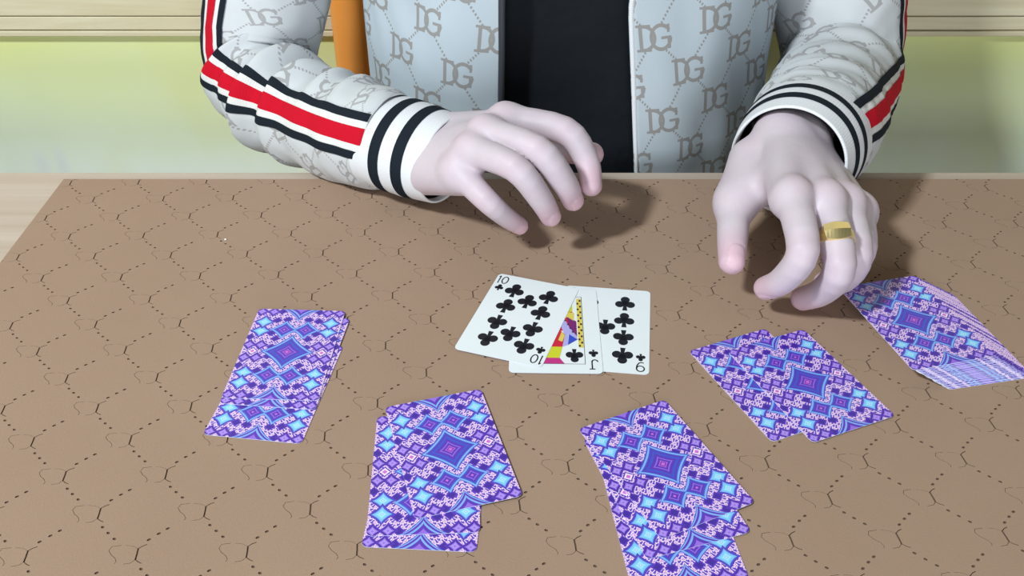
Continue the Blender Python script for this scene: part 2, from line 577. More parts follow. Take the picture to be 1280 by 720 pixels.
# --- face-up cards and their print
def club_mesh():
    v, f = [], []
    def disc(cx, cy, r, n=18):
        b = len(v); v.extend([(cx + r * math.cos(2*math.pi*k/n), cy + r * math.sin(2*math.pi*k/n), 0) for k in range(n)]); f.append(list(range(b, b + n)))
    disc(0, 0.30, 0.235); disc(-0.27, -0.06, 0.235); disc(0.27, -0.06, 0.235); disc(0, 0.05, 0.16)
    b = len(v); v.extend([(-0.05, 0.05, 0), (-0.13, -0.52, 0), (0.13, -0.52, 0), (0.05, 0.05, 0)]); f.append([b, b+1, b+2, b+3])
    me = bpy.data.meshes.new('club_pip'); me.from_pydata(v, [], f); me.materials.append(M_INK); me.update()
    return me
ME_CLUB = club_mesh()
PZ = CT + 0.00004
def pip(card, x, y, size, inv=False):
    o = bpy.data.objects.new('club_pip', ME_CLUB)
    o.location = (x / 1000, y / 1000, PZ); o.scale = (size / 1000, size * 1.12 / 1000, 1); o.rotation_euler = (0, 0, math.pi if inv else 0)
    link(o, card)
def stroke_obj(name, card, lines, w, cx, cy, inv, mat=M_INK):
    v, f = [], []
    s = -1 if inv else 1
    for pts in lines:
        for q in ribbon(pts, w):
            b = len(v); v += [((cx + s * p.x) / 1000, (cy + s * p.y) / 1000, PZ) for p in q]; f.append([b, b+1, b+2, b+3])
    return mesh_obj(name, v, f, mat, card)
def arc(cx, cy, rx, ry, a0, a1, n=14):
    return [(cx + rx * math.cos(math.radians(a0 + (a1 - a0) * k / n)), cy + ry * math.sin(math.radians(a0 + (a1 - a0) * k / n))) for k in range(n + 1)]
GL = {'10': [[(-2.9, -4.2), (-2.9, 4.2)], [(-2.9, 4.2), (-3.7, 3.0)], arc(1.3, 0, 2.0, 4.0, 0, 360, 20)],
      '9': [arc(0, 1.7, 2.4, 2.6, 0, 360, 18), [(2.4, 1.7), (2.2, -1.0), (1.0, -3.6), (-0.4, -4.4), (-1.8, -4.0)]],
      'J': [[(1.6, 4.4), (1.6, -2.4)] , arc(-0.2, -2.4, 1.8, 2.0, 0, -170), [(0.0, 4.4), (3.2, 4.4)]]}
def pip_card(x, y, r, z, label, rank):
    c = place(ME_UP, x, y, r, z, label, 'face-up clubs')
    rows = (27.5, 9.2)
    for sx in (-12.2, 12.2):
        for ry in rows:
            pip(c, sx, ry, 13.2); pip(c, sx, -ry, 13.2, True)
    if rank == '10': pip(c, 0, 18.4, 13.2); pip(c, 0, -18.4, 13.2, True)
    else: pip(c, 0, 0.5, 13.2, True)
    for inv in (False, True):
        s = -1 if inv else 1
        stroke_obj('index_number', c, GL[rank], 0.85, -23.6 * s, 37.2 * s, inv)
        pip(c, -23.6 * s, 28.0 * s, 6.0, inv)
    return c
pip_card(60.6, 499.6, -7.1, 0.05, 'face-up nine of clubs, rightmost of the three white cards', '9')
jc = place(ME_UP, 27.8, 497.6, -1.1, 0.45, 'face-up jack of clubs, lying between the ten and the nine', 'face-up clubs')
for inv in (False, True):
    s = -1 if inv else 1
    stroke_obj('index_letter', jc, GL['J'], 0.9, -24.2 * s, 35.4 * s, inv)
    pip(jc, -23.9 * s, 24.6 * s, 6.0, inv)
    pip(jc, -11.9 * s, 27.0 * s, 11.0, inv)
stroke_obj('frame_line', jc, [[(-18.4, -35.2), (18.4, -35.2), (18.4, 35.2), (-18.4, 35.2), (-18.4, -35.2)]], 0.35, 0, 0, False)
FIGC = {k: flat('court_print_' + k, c, rough=0.4) for k, c in dict(pink=(196, 52, 130), lime=(206, 208, 44), red=(206, 34, 60), blue=(52, 76, 196),
        lavender=(176, 172, 232), gold=(224, 202, 88), plum=(120, 36, 110)).items()}
def figure(pts, col, lift):
    for s in (1, -1):
        mesh_obj('court_figure', [(s * x / 1000, s * y / 1000, PZ + (lift + (4 if s > 0 else 0)) * 0.00002) for x, y in pts], [list(range(len(pts)))], FIGC[col], jc)
figure([(-12, -35), (5.5, -35), (2.5, -29.5), (-12, -29.5)], 'pink', 0)
figure([(-12, -29.5), (2.5, -29.5), (4.5, -18.5), (-12, -18.5)], 'lime', 0)
figure([(-12, -18.5), (4.5, -18.5), (6.5, -6), (1, 2), (-12, 2)], 'red', 0)
figure([(4.5, -18.5), (8.2, -16.5), (8.5, -6), (6.5, -6)], 'lavender', 0)
figure([(8.2, -16.5), (14.4, -11.0), (9.0, -5.5)], 'blue', 0)
figure([(6.0, -6), (9, -5.5), (14.4, -11), (14.0, -8.0), (9.5, 1.5), (6.5, 11), (3.5, 6)], 'lavender', 1)
figure([(9.5, 1.5), (14.2, -8), (14.2, 8), (8, 13)], 'plum', 0)
figure([(6.5, 11), (8.6, 12.5), (12.5, 8.5), (13, 17), (9.0, 18)], 'gold', 2)
figure([(14.9, -19), (18.0, -19), (18.0, 33), (14.9, 33)], 'gold', 0)
v, f = [], []
for s in (1, -1):
    for k in range(16):
        for (cx, cy) in ((15.6 + 1.6 * (k % 2), -17.5 + k * 3.2),):
            b = len(v); v += [(s * (cx + dx) / 1000, s * (cy + dy) / 1000, PZ + 0.00022) for dx, dy in ((-.6, -.9), (.6, -.9), (.6, .9), (-.6, .9))]; f.append([b, b+1, b+2, b+3])
    for k in range(4):
        x, y = 7.0 + 1.5 * k, 8.5 - 4.0 * k
        b = len(v); v += [(s * (x + dx) / 1000, s * (y + dy) / 1000, PZ + 0.00022) for dx, dy in ((-.5, -.6), (.5, -.6), (.5, .6), (-.5, .6))]; f.append([b, b+1, b+2, b+3])
mesh_obj('court_dots', v, f, M_INK, jc)
figure([(2, -12), (4.6, -13.5), (6.3, -7), (4.4, -3)], 'gold', 3)
pip_card(4.6, 509.2, -19.1 + 0.5, 0.86, 'face-up ten of clubs, leftmost of the three white cards', '10')

# white lint speck
bm = bmesh.new(); bmesh.ops.create_icosphere(bm, subdivisions=2, radius=0.0009)
for v in bm.verts: v.co *= 1 + 0.35 * noise.noise(v.co * 2600); v.co.z = v.co.z * 0.7 + 0.0006
o = bm_obj('lint_speck', bm, M_LINT); o.location = (-0.2119, 0.6049, T); tag(o, 'tiny white lint speck on the far left of the mat', 'lint')

# ------------------------------------------------------------------ implicit surfaces for bodies
def cone_sdf(P, a, b, ra, rb):
    a = np.array(a, dtype=np.float32); b = np.array(b, dtype=np.float32)
    ab = b - a
    t = np.clip(((P - a) @ ab) / (ab @ ab), 0, 1)
    d = P - (a + t[:, None] * ab)
    return np.sqrt((d * d).sum(1)) - (ra + (rb - ra) * t)
def ell_sdf(P, c, r):
    q = (P - np.array(c, dtype=np.float32)) / np.array(r, dtype=np.float32)
    l = np.sqrt((q * q).sum(1))
    return (l - 1) * min(r)
def smin(a, b, k):
    h = np.maximum(k - np.abs(a - b), 0) / k
    return np.minimum(a, b) - h * h * k * 0.25
def smin_all(ds, k):
    r = ds[0]
    for d in ds[1:]: r = smin(r, d, k)
    return r
def surface_nets(fn, lo, hi, h):
    lo = np.array(lo, float); n = np.ceil((np.array(hi) - lo) / h).astype(int) + 1
    gx, gy, gz = [lo[i] + h * np.arange(n[i]) for i in range(3)]
    Fv = np.empty(n, dtype=np.float32)
    for i0 in range(0, n[0], 16):
        g = np.stack(np.meshgrid(gx[i0:i0+16], gy, gz, indexing='ij'), -1).astype(np.float32)
        Fv[i0:i0+16] = fn(g.reshape(-1, 3)).reshape(g.shape[:3])
    s = Fv < 0
    cnt = np.zeros(n - 1, dtype=np.int8)
    for dx in (0, 1):
        for dy in (0, 1):
            for dz in (0, 1): cnt += s[dx:n[0]-1+dx, dy:n[1]-1+dy, dz:n[2]-1+dz]
    act = (cnt > 0) & (cnt < 8)
    idx = -np.ones(n - 1, dtype=np.int64); idx[act] = np.arange(act.sum())
    I = np.argwhere(act)
    pos = np.zeros((len(I), 3)); w = np.zeros(len(I))
    for ax in range(3):
        o1, o2 = [k for k in range(3) if k != ax]
        for u in (0, 1):
            for v in (0, 1):
                A = I.copy(); A[:, o1] += u; A[:, o2] += v; B = A.copy(); B[:, ax] += 1
                fa, fb = Fv[tuple(A.T)], Fv[tuple(B.T)]
                m = (fa < 0) != (fb < 0)
                t = np.where(m, fa / np.where(m, fa - fb, 1), 0)
                p = A.astype(float); p[:, ax] += t
                pos[m] += p[m]; w[m] += 1
    pos = lo + h * pos / w[:, None]
    faces = []
    for ax in range(3):
        o1, o2 = (ax + 1) % 3, (ax + 2) % 3
        sl = [slice(None)] * 3; sr = [slice(None)] * 3
        sl[ax] = slice(0, -1); sr[ax] = slice(1, None)
        d = s[tuple(sl)] != s[tuple(sr)]
        E = np.argwhere(d)
        E = E[(E[:, o1] > 0) & (E[:, o2] > 0) & (E[:, o1] < n[o1]-1) & (E[:, o2] < n[o2]-1)]
        q = []
        for u, v in ((-1, -1), (0, -1), (0, 0), (-1, 0)):
            c = E.copy(); c[:, o1] += u; c[:, o2] += v; q.append(idx[tuple(c.T)])
        q = np.stack(q, 1)
        fl = ~s[tuple(E.T)]
        q[fl] = q[fl][:, ::-1]
        faces.append(q)
    return pos, np.concatenate(faces)

def catmull(P, t):
    n = len(P) - 1; x = t * n; i = min(int(x), n - 1); f = x - i
    g = lambda k: P[max(0, min(n, k))]
    a, b, c, d = g(i - 1), g(i), g(i + 1), g(i + 2)
    return tuple(0.5 * (2 * b[k] + (c[k] - a[k]) * f + (2 * a[k] - 5 * b[k] + 4 * c[k] - d[k]) * f * f + (3 * b[k] - 3 * c[k] + d[k] - a[k]) * f ** 3) for k in range(len(b)))

# joints in mm, relative to the mat surface
LH = {'w':(-75.3,667.2,34.6),'i0':(-4.6,641.5,79.5),'i1':(37.5,625.6,79.1),'i2':(53.3,618.9,59.1),'i3':(56.3,603.4,47.0),'m0':(-18.7,623.9,78.1),'m1':(16.9,592.1,81.4),'m2':(35.4,588.7,59.1),'m3':(43.0,594.5,40.4),'r0':(-28.1,610.1,71.4),'r1':(1.6,578.4,75.3),'r2':(18.6,576.1,53.7),'r3':(26.9,581.5,35.1),'p0':(-38.4,606.0,57.7),'p1':(-18.2,580.2,49.4),'p2':(-5.0,582.6,34.4),'p3':(5.1,590.2,21.7),'t0':(-48.8,671.6,54.9),'t1':(-6.0,657.5,61.9),'t2':(36.1,655.8,49.5),'t3':(60.0,650.6,46.9),'e':(-150,735,24)}
RH = {'w':(201.0,629.0,68.5),'i0':(179.6,541.0,74.8),'i1':(178.7,498.3,61.9),'i2':(171.8,501.9,37.1),'i3':(164.7,512.9,22.3),'m0':(202.6,543.3,70.5),'m1':(203.2,497.9,51.4),'m2':(200.6,506.8,24.9),'m3':(192.0,517.6,10.4),'r0':(220.7,555.0,61.2),'r1':(219.7,514.4,47.6),'r2':(218.2,523.3,21.4),'r3':(211.0,535.0,11.0),'p0':(234.8,565.5,48.7),'p1':(229.8,531.3,42.6),'p2':(228.3,534.6,23.9),'p3':(225.5,545.9,10.8),'t0':(168.7,615.7,60.8),'t1':(155.0,581.9,46.5),'t2':(148.4,552.4,39.0),'t3':(144.5,529.5,32.0),'e':(225,700,52)}
RAD = {'i': (11.2, 10.0, 8.9, 7.7), 'm': (11.4, 10.2, 9.1, 7.9), 'r': (10.8, 9.7, 8.6, 7.5), 'p': (9.8, 8.5, 7.5, 6.6), 't': (14.5, 11.6, 10.4, 8.8)}

def hand(H):
    J = {k: np.array(v) for k, v in H.items()}
    lat = J['i0'] - J['p0']; lat = lat / np.linalg.norm(lat)            # towards the thumb side
    fwd = (J['m0'] - J['w']); fwd = fwd / np.linalg.norm(fwd)
    up = np.cross(fwd, lat); up /= np.linalg.norm(up)
    mid = np.mean([J[k] for k in ('i1', 'm1', 'r1', 'i3', 'm3', 'r3')], 0)
    if np.dot(up, J['m0'] - mid) < 0: up = -up                          # away from the curled finger tips
    def fn(P):
        pal = []
        for k, off, rw in (('i', 11, 15), ('m', 4, 16.5), ('r', -4, 16.5), ('p', -11, 15)):
            pal.append(cone_sdf(P, J['w'] + lat * off, J[k + '0'] - up * 3.0, rw, 12.5 if k != 'p' else 11.5))
        pal.append(cone_sdf(P, J['w'] + lat * 11, J['e'] + lat * 8, 19.5, 25))
        pal.append(cone_sdf(P, J['w'] - lat * 11, J['e'] - lat * 8, 19.0, 25))
        pal.append(cone_sdf(P, J['w'] + lat * 6 - up * 6, J['t1'], 14, 12))                 # thenar
        pal.append(cone_sdf(P, J['t1'], (J['i0'] + J['w']) / 2 - up * 6, 10.5, 12))
        pal.append(cone_sdf(P, J['t1'] * 0.6 + J['w'] * 0.4, J['i0'] * 0.7 + J['w'] * 0.3 - up * 6, 10, 9))
        pal.append(cone_sdf(P, J['w'] - lat * 12 - up * 6, J['p0'] - lat * 1 - up * 6, 14, 11))   # hypothenar
        pal = smin_all(pal, 9.0)
        for k in 'imrp':                                                 # knuckle heads
            pal = smin(pal, ell_sdf(P, J[k + '0'] + up * 2.0, (9.6, 9.6, 9.6)), 7.0)
        out = None
        for k in 'imrpt':
            r = RAD[k]; c = []
            ch = [tuple(J[f'{k}{q}']) + (r[q],) for q in range(4)]
            cp = [catmull(ch, q / 12) for q in range(13)]
            for A_, B_ in zip(cp[:-1], cp[1:]):
                c.append(cone_sdf(P, A_[:3], B_[:3], A_[3], B_[3]))
            fg = np.minimum.reduce(c)
            g = smin(pal, fg, 7.5 if k != 't' else 13.0)
            out = g if out is None else smin(out, g, 1.2)
        return out
    A = np.array([J[k] for k in J])
    lo = A.min(0) - 24; hi = A.max(0) + 24
    lo[2] = max(lo[2], -12)
    pos, faces = surface_nets(fn, lo, hi, 1.35)
    # flush colour and nails
    fl = np.zeros(len(pos)); nl = np.zeros(len(pos))
    for k in 'imrpt':
        tip, dip, pp = J[k + '3'], J[k + '2'], J[k + '1']
        fl = np.maximum(fl, 0.6 * np.clip(1.35 - np.linalg.norm(pos - tip, axis=1) / 19, 0, 1))
        fl = np.maximum(fl, 0.30 * np.clip(1.3 - np.linalg.norm(pos - pp, axis=1) / 11, 0, 1))
        fl = np.maximum(fl, 0.22 * np.clip(1.3 - np.linalg.norm(pos - J[k + '0'] - up * 8, axis=1) / 12, 0, 1))
        axd = (tip - dip) / np.linalg.norm(tip - dip)
        b = (dip - pp) / np.linalg.norm(dip - pp)
        dors = b - axd * (b @ axd)
        if np.linalg.norm(dors) < 0.12 or k == 't': dors = up - axd * (up @ axd)
        dors /= np.linalg.norm(dors)
        side = np.cross(axd, dors)
        q = pos - tip
        a, s, dd = q @ axd, q @ side, q @ dors
        r = RAD[k][3]
        inn = (np.abs((a - 0.5) / (r * 0.95)) ** 3 + np.abs(s / (r * 0.72)) ** 3)
        msk = (inn < 1.0) & (dd > r * 0.25)
        rim = (inn >= 1.0) & (inn < 1.9) & (dd > r * 0.2) & (a < r * 0.9)
        nl[msk] = 1
        pos[rim] -= dors * 0.35
        pos[msk] += dors * 0.15
    return pos, faces, fl, nl

def body_fn(P):
    c = (0.052, 0.868)
    d = []
    tor = [ell_sdf(P, (c[0], 0.872, 0.02), (0.150, 0.088, 0.26)), ell_sdf(P, (c[0], 0.878, 0.27), (0.158, 0.088, 0.19)),
           ell_sdf(P, (c[0], 0.885, -0.17), (0.16, 0.10, 0.12))]
    t = smin_all(tor, 0.08)
    for s, sh, el, wr in ((-1, (-0.085, 0.885, 0.372), (-0.246, 0.853, 0.036), (-0.150, 0.735, 0.024)),
                          (1, (0.189, 0.885, 0.372), (0.308, 0.862, 0.040), (0.225, 0.700, 0.052))):
        a = smin(cone_sdf(P, sh, el, 0.040, 0.030), cone_sdf(P, el, wr, 0.030, 0.024), 0.012)
        t = smin(t, a, 0.02)
    t = smin(t, cone_sdf(P, (c[0], 0.89, 0.42), (c[0], 0.865, 0.53), 0.062, 0.052), 0.05)
    hd = smin_all([ell_sdf(P, (c[0], 0.865, 0.665), (0.075, 0.093, 0.092)), ell_sdf(P, (c[0], 0.835, 0.60), (0.056, 0.066, 0.066)),
                   cone_sdf(P, (c[0], 0.775, 0.655), (c[0], 0.748, 0.622), 0.009, 0.015), cone_sdf(P, (c[0] - 0.02, 0.777, 0.582), (c[0] + 0.02, 0.777, 0.582), 0.009, 0.009),
                   ell_sdf(P, (c[0] - 0.078, 0.872, 0.645), (0.010, 0.018, 0.030)), ell_sdf(P, (c[0] + 0.078, 0.872, 0.645), (0.010, 0.018, 0.030))], 0.018)
    for s in (-1, 1):
        hd = np.maximum(hd, -(ell_sdf(P, (c[0] + s * 0.032, 0.768, 0.664), (0.015, 0.012, 0.009))))
        hd = smin(hd, ell_sdf(P, (c[0] + s * 0.032, 0.788, 0.664), (0.012, 0.012, 0.012)), 0.004)
    return smin(t, hd, 0.03)

def legs_fn(P, g=0.0):
    t = None
    for s in (-1, 1):
        hip, kn, an, to = (0.052 + s * 0.085, 0.90, -0.21), (0.052 + s * 0.11, 0.50, -0.225), (0.052 + s * 0.11, 0.53, -0.67), (0.052 + s * 0.12, 0.42, -0.72)
        a = smin_all([cone_sdf(P, hip, kn, 0.082 + g, 0.062 + g), cone_sdf(P, kn, an, 0.060 + g, 0.045 + g)], 0.03)
        t = a if t is None else smin(t, a, 0.02)
    return smin(t, ell_sdf(P, (0.052, 0.895, -0.21), (0.165 + g, 0.105 + g, 0.085 + g)), 0.04)
def feet_fn(P):
    t = None
    for s in (-1, 1):
        a = smin(ell_sdf(P, (0.052 + s * 0.115, 0.47, -0.715), (0.045, 0.13, 0.034)), cone_sdf(P, (0.052 + s * 0.11, 0.53, -0.66), (0.052 + s * 0.11, 0.53, -0.70), 0.042, 0.045), 0.03)
        t = a if t is None else np.minimum(t, a)
    return np.maximum(t, -(P[:, 2] + 0.748))

person = empty('person', (0.052, 0.87, 0))
tag(person, 'person in an open white monogram jacket over a black tee, hands above the cards', 'person')
PINV = Matrix.Translation((-0.052, -0.87, 0))
def pp(o):
    o.parent = person; o.matrix_parent_inverse = PINV.copy(); return o

parts = []
for H in (LH, RH):
    p, f, fl, nl = hand(H); parts.append((p / 1000, f, fl, nl))
p, f = surface_nets(body_fn, (-0.32, 0.70, -0.32), (0.40, 1.0, 0.78), 0.0065)
parts.append((p, f, np.zeros(len(p)), np.zeros(len(p))))
vv = np.concatenate([q[0] for q in parts]); off = np.cumsum([0] + [len(q[0]) for q in parts])
ff = np.concatenate([q[1] + o for q, o in zip(parts, off)])
vv = vv + np.array([0, 0, T])
body = pp(mesh_obj('body', vv.tolist(), ff.tolist(), M_SKIN, smooth=True))
at = body.data.attributes.new('flush', 'FLOAT_COLOR', 'POINT')
fc = np.zeros((len(vv), 4), dtype=np.float32)
fc[:, 0] = np.concatenate([q[2] for q in parts]); fc[:, 1] = np.concatenate([q[3] for q in parts]); fc[:, 3] = 1
at.data.foreach_set('color', fc.ravel())
body['label'] = 'pale hands, one palm down over the mat, one curled beside the deck'
p, f = surface_nets(lambda P: legs_fn(P, 0.006), (-0.2, 0.38, -0.72), (0.3, 1.02, -0.08), 0.009)
pp(mesh_obj('trousers', (p + [0, 0, T]).tolist(), f.tolist(), M_TROUS, smooth=True))
p, f = surface_nets(feet_fn, (-0.15, 0.32, -0.76), (0.26, 0.63, -0.6), 0.007)
pp(mesh_obj('shoes', (p + [0, 0, T]).tolist(), f.tolist(), M_HAIR, smooth=True))
def hair_fn(P):
    h = ell_sdf(P, (0.052, 0.872, 0.685), (0.083, 0.10, 0.092))
    return np.maximum(h, -ell_sdf(P, (0.052, 0.80, 0.615), (0.075, 0.075, 0.095)))
p, f = surface_nets(hair_fn, (-0.05, 0.75, 0.57), (0.15, 0.99, 0.80), 0.006)
pp(mesh_obj('hair', (p + [0, 0, T]).tolist(), f.tolist(), M_HAIR, smooth=True))

# ------------------------------------------------------------------ torso clothes
TC = (0.052, 0.868)
def torso_r(z):
    """half width, half depth at height z (m above mat)"""
    ks = [(-0.26, 0.172, 0.108), (-0.1, 0.168, 0.106), (0.1, 0.172, 0.103), (0.28, 0.182, 0.104), (0.38, 0.176, 0.096), (0.43, 0.13, 0.078), (0.455, 0.075, 0.062)]
    for (z0, a0, b0), (z1, a1, b1) in zip(ks[:-1], ks[1:]):
        if z <= z1:
            t = max(0, min(1, (z - z0) / (z1 - z0))); t = t * t * (3 - 2 * t)
            return a0 + (a1 - a0) * t, b0 + (b1 - b0) * t
    return ks[-1][1:]
def torso_pt(th, z, off):
    """th = 0 faces the camera (-y), positive turns to +x"""
    a, b = torso_r(z); a += off; b += off
    s, c = math.sin(th), math.cos(th)
    e = 2 / 2.5
    x = a * math.copysign(abs(s) ** e, s); y = -b * math.copysign(abs(c) ** e, c)
    return Vector((TC[0] + x, TC[1] + y, T + z))
def grid(name, nu, nv, fn, mats, uvfn=None, closed=False, solid=0.0, parent=None):
    v, f, uv = [], [], []
    for j in range(nv + 1):
        for i in range(nu + (0 if closed else 1)):
            v.append(fn(i / nu, j / nv))
    w = nu if closed else nu + 1
    for j in range(nv):
        for i in range(nu):
            a, b = j * w + i, j * w + (i + 1) % w
            f.append((a, b, b + w, a + w))
            if uvfn:
                uv += [uvfn(i / nu, j / nv), uvfn((i + 1) / nu, j / nv), uvfn((i + 1) / nu, (j + 1) / nv), uvfn(i / nu, (j + 1) / nv)]
    o = mesh_obj(name, v, f, mats, smooth=True)
    if uvfn:
        l = o.data.uv_layers.new(name='UVMap')
        l.data.foreach_set('uv', [c for p in uv for c in p])
    if solid:
        m = o.modifiers.new('cloth', 'SOLIDIFY'); m.thickness = solid; m.offset = -1
    return o
def shirt_fn(u, v):
    th = -math.pi + 2 * math.pi * u; z = -0.20 + 0.655 * v
    p = torso_pt(th, z, 0.0)
    n = noise.noise(Vector((p.x * 9, z * 6, 1.3))) * 0.006 + noise.noise(Vector((p.x * 22 + z * 14, z * 9, 4))) * 0.003
    p.y -= n if math.cos(th) > 0 else 0
    return p
pp(grid('tee_shirt', 96, 70, shirt_fn, M_SHIRT, closed=True))['label'] = 'black tee showing between the jacket fronts'

# jacket: two front halves that meet at the back, opening over the tee
def th_for_x(x, z, off):
    a, b = torso_r(z); a += off
    q = max(-1, min(1, (x - TC[0]) / a))
    return math.asin(math.copysign(abs(q) ** (2.5 / 2), q))
def jk_off(th, z, sd):
    w = abs(th)
    o = 0.011 + 0.006 * math.exp(-((w - 0.35) / 0.4) ** 2)
    o += 0.005 * noise.noise(Vector((th * 2.2 + sd, z * 7, sd * 3))) + 0.0022 * noise.noise(Vector((th * 6 + z * 10, z * 16, sd)))
    return o
def half(side):
    def edge_x(z):
        return (-0.0045 + 0.01 * (z - 0.1) if side < 0 else 0.097 - 0.10 * (z - 0.06) if z < 0.12 else 0.091)
    def fn(u, v):
        z = -0.235 + 0.66 * v
        t0 = th_for_x(edge_x(z), z, 0.012)
        th = t0 + (side * math.pi - t0) * u
        return torso_pt(th, z, jk_off(th, z, 5.0 + side))
    arc = [0.0]
    for k in range(90):
        arc.append(arc[-1] + (fn((k + 1) / 90, 0.45) - fn(k / 90, 0.45)).length * 1000)
    def uv(u, v):
        k = min(89, int(u * 90)); t = u * 90 - k
        return (side * (arc[k] + (arc[k + 1] - arc[k]) * t), (-0.235 + 0.66 * v) * 1000.0)
    return fn, uv
jacket = None
for side, m in ((-1, M_JACK_R), (1, M_JACK_L)):
    fn, uv = half(side)
    nu = 90
    f2 = fn if side > 0 else (lambda u, v, fn=fn: fn(u, v))
    o = grid('jacket' if side < 0 else 'jacket_front', nu, 90, f2, m, uv, solid=0.0)
    if side < 0:
        jacket = pp(o); jacket['label'] = 'open white jacket woven with taupe monograms'
    else:
        o.parent = jacket
        o.matrix_parent_inverse = Matrix.Identity(4)
        front2 = o
JINV = None
bpy.context.view_layer.update()
JINV = jacket.matrix_world.inverted()
def sub(o, label=None):
    o.parent = jacket; o.matrix_parent_inverse = JINV.copy()
    if label: o['label'] = label
    return o
sub(front2)
for o in (jacket, front2):
    md = o.modifiers.new('cloth', 'SOLIDIFY'); md.thickness = 0.0026; md.offset = 0
# facing bands and zip along both edges
for side in (-1, 1):
    fn, uv = half(side)
    def band(u, v, fn=fn, side=side, w=0.007, o=0.001):
        p = fn(u * w, v); q = fn(u * w + 0.004, v)
        d = (q - p).normalized(); nrm = Vector((d.y, -d.x, 0))
        if nrm.y > 0: nrm = -nrm
        return p + nrm * (o + 0.0012 * math.sin(math.pi * u))
    b = grid('front_band', 8, 120, band, M_RIB if side > 0 else M_ZIP, lambda u, v: (v * 660, u * 9), solid=0.0015) if side > 0 else \
        grid('zip_tape', 6, 120, lambda u, v: band(u, v, w=0.007, o=0.0016), M_ZIP, lambda u, v: (u * 9, v * 660), solid=0.001)
    sub(b, 'ribbed white front edge' if side > 0 else 'dark zip edge')

# ------------------------------------------------------------------ sleeves
class Sleeve:
    """swept tube: path points (x, y, z, radius) in mm from the cuff seam to the shoulder"""
    def __init__(s, path, refs, seed, folds):
        s.path, s.refs, s.seed, s.folds = path, refs, seed, folds
        s.N = 240
        s.pts = [catmull(path, k / s.N) for k in range(s.N + 1)]
        s.len = [0.0]
        for a, b in zip(s.pts[:-1], s.pts[1:]): s.len.append(s.len[-1] + math.dist(a[:3], b[:3]))
        s.L = s.len[-1]
    def frame(s, t):
        k = max(0, min(s.N, t * s.N)); i = min(int(k), s.N - 1)
        f = k - i
        A, B = s.pts[i], s.pts[i + 1]
        c = Vector([A[q] + (B[q] - A[q]) * f for q in range(3)]); r = A[3] + (B[3] - A[3]) * f
        i0, i1 = max(0, i - 4), min(s.N, i + 5)
        tan = (Vector(s.pts[i1][:3]) - Vector(s.pts[i0][:3])).normalized()
        ref = Vector(catmull(s.refs, t))
        n = (ref - tan * ref.dot(tan)).normalized()                 # n = middle of the side stripe
        return c, r, tan, n, tan.cross(n)
    def pt(s, t, th, off=0.0):
        c, r, tan, n, b = s.frame(t)
        arc = s.L * t
        d = 0.0
        for (a0, wid, amp, th0, skew) in s.folds:                   # soft cloth folds
            dth = math.cos((th - th0) / 2) ** 4
            x = (arc - a0 - skew * math.sin(th - th0)) / wid
            d += amp * dth * (math.exp(-x * x) - 0.55 * math.exp(-(x - 1.5) ** 2) - 0.4 * math.exp(-(x + 1.5) ** 2))
        q = c + n * math.cos(th) * r + b * math.sin(th) * r
        d += 2.0 * noise.noise(q * 0.03 + Vector((s.seed, 0, 0))) + 0.9 * noise.noise(q * 0.075 + Vector((0, s.seed, 0)))
        p = c + (n * math.cos(th) + b * math.sin(th)) * (r + d + off)
        zmin = s.zmin if hasattr(s, 'zmin') else -1e9
        if p.y < 716 and p.z < 1.2 - off * 0: p.z = 1.2 + off * 0.2
        return p / 1000 + Vector((0, 0, T))
    def build(s, label_stripe, w=(17.5, 11.5, 6.2)):
        R = 44.0
        sl = sub(grid('sleeve', 72, 200, lambda u, v: s.pt(v, 2 * math.pi * u), M_SLEEVE, lambda u, v: (u * 2 * math.pi * R * 1.0, v * s.L), closed=True))
        def strip(name, w0, w1, mat, off):
            def fn(u, v):
                rr = s.frame(v)[1]
                return s.pt(v, (w0 + (w1 - w0) * u) / rr, off)
            return sub(grid(name, max(4, int(abs(w1 - w0) / 1.5)), 260, fn, mat, lambda u, v: ((w0 + (w1 - w0) * u), v * s.L)), label_stripe)
        a, b_, c_ = w
        strip('white_stripe', -a, a, M_WHITE, 0.6)
        strip('red_stripe', -c_, c_, M_RED, 1.1)
        strip('black_stripe', b_, a + 0.6, M_BLACK, 1.1)
        strip('black_stripe', -a - 0.6, -b_, M_BLACK, 1.1)
        return sl

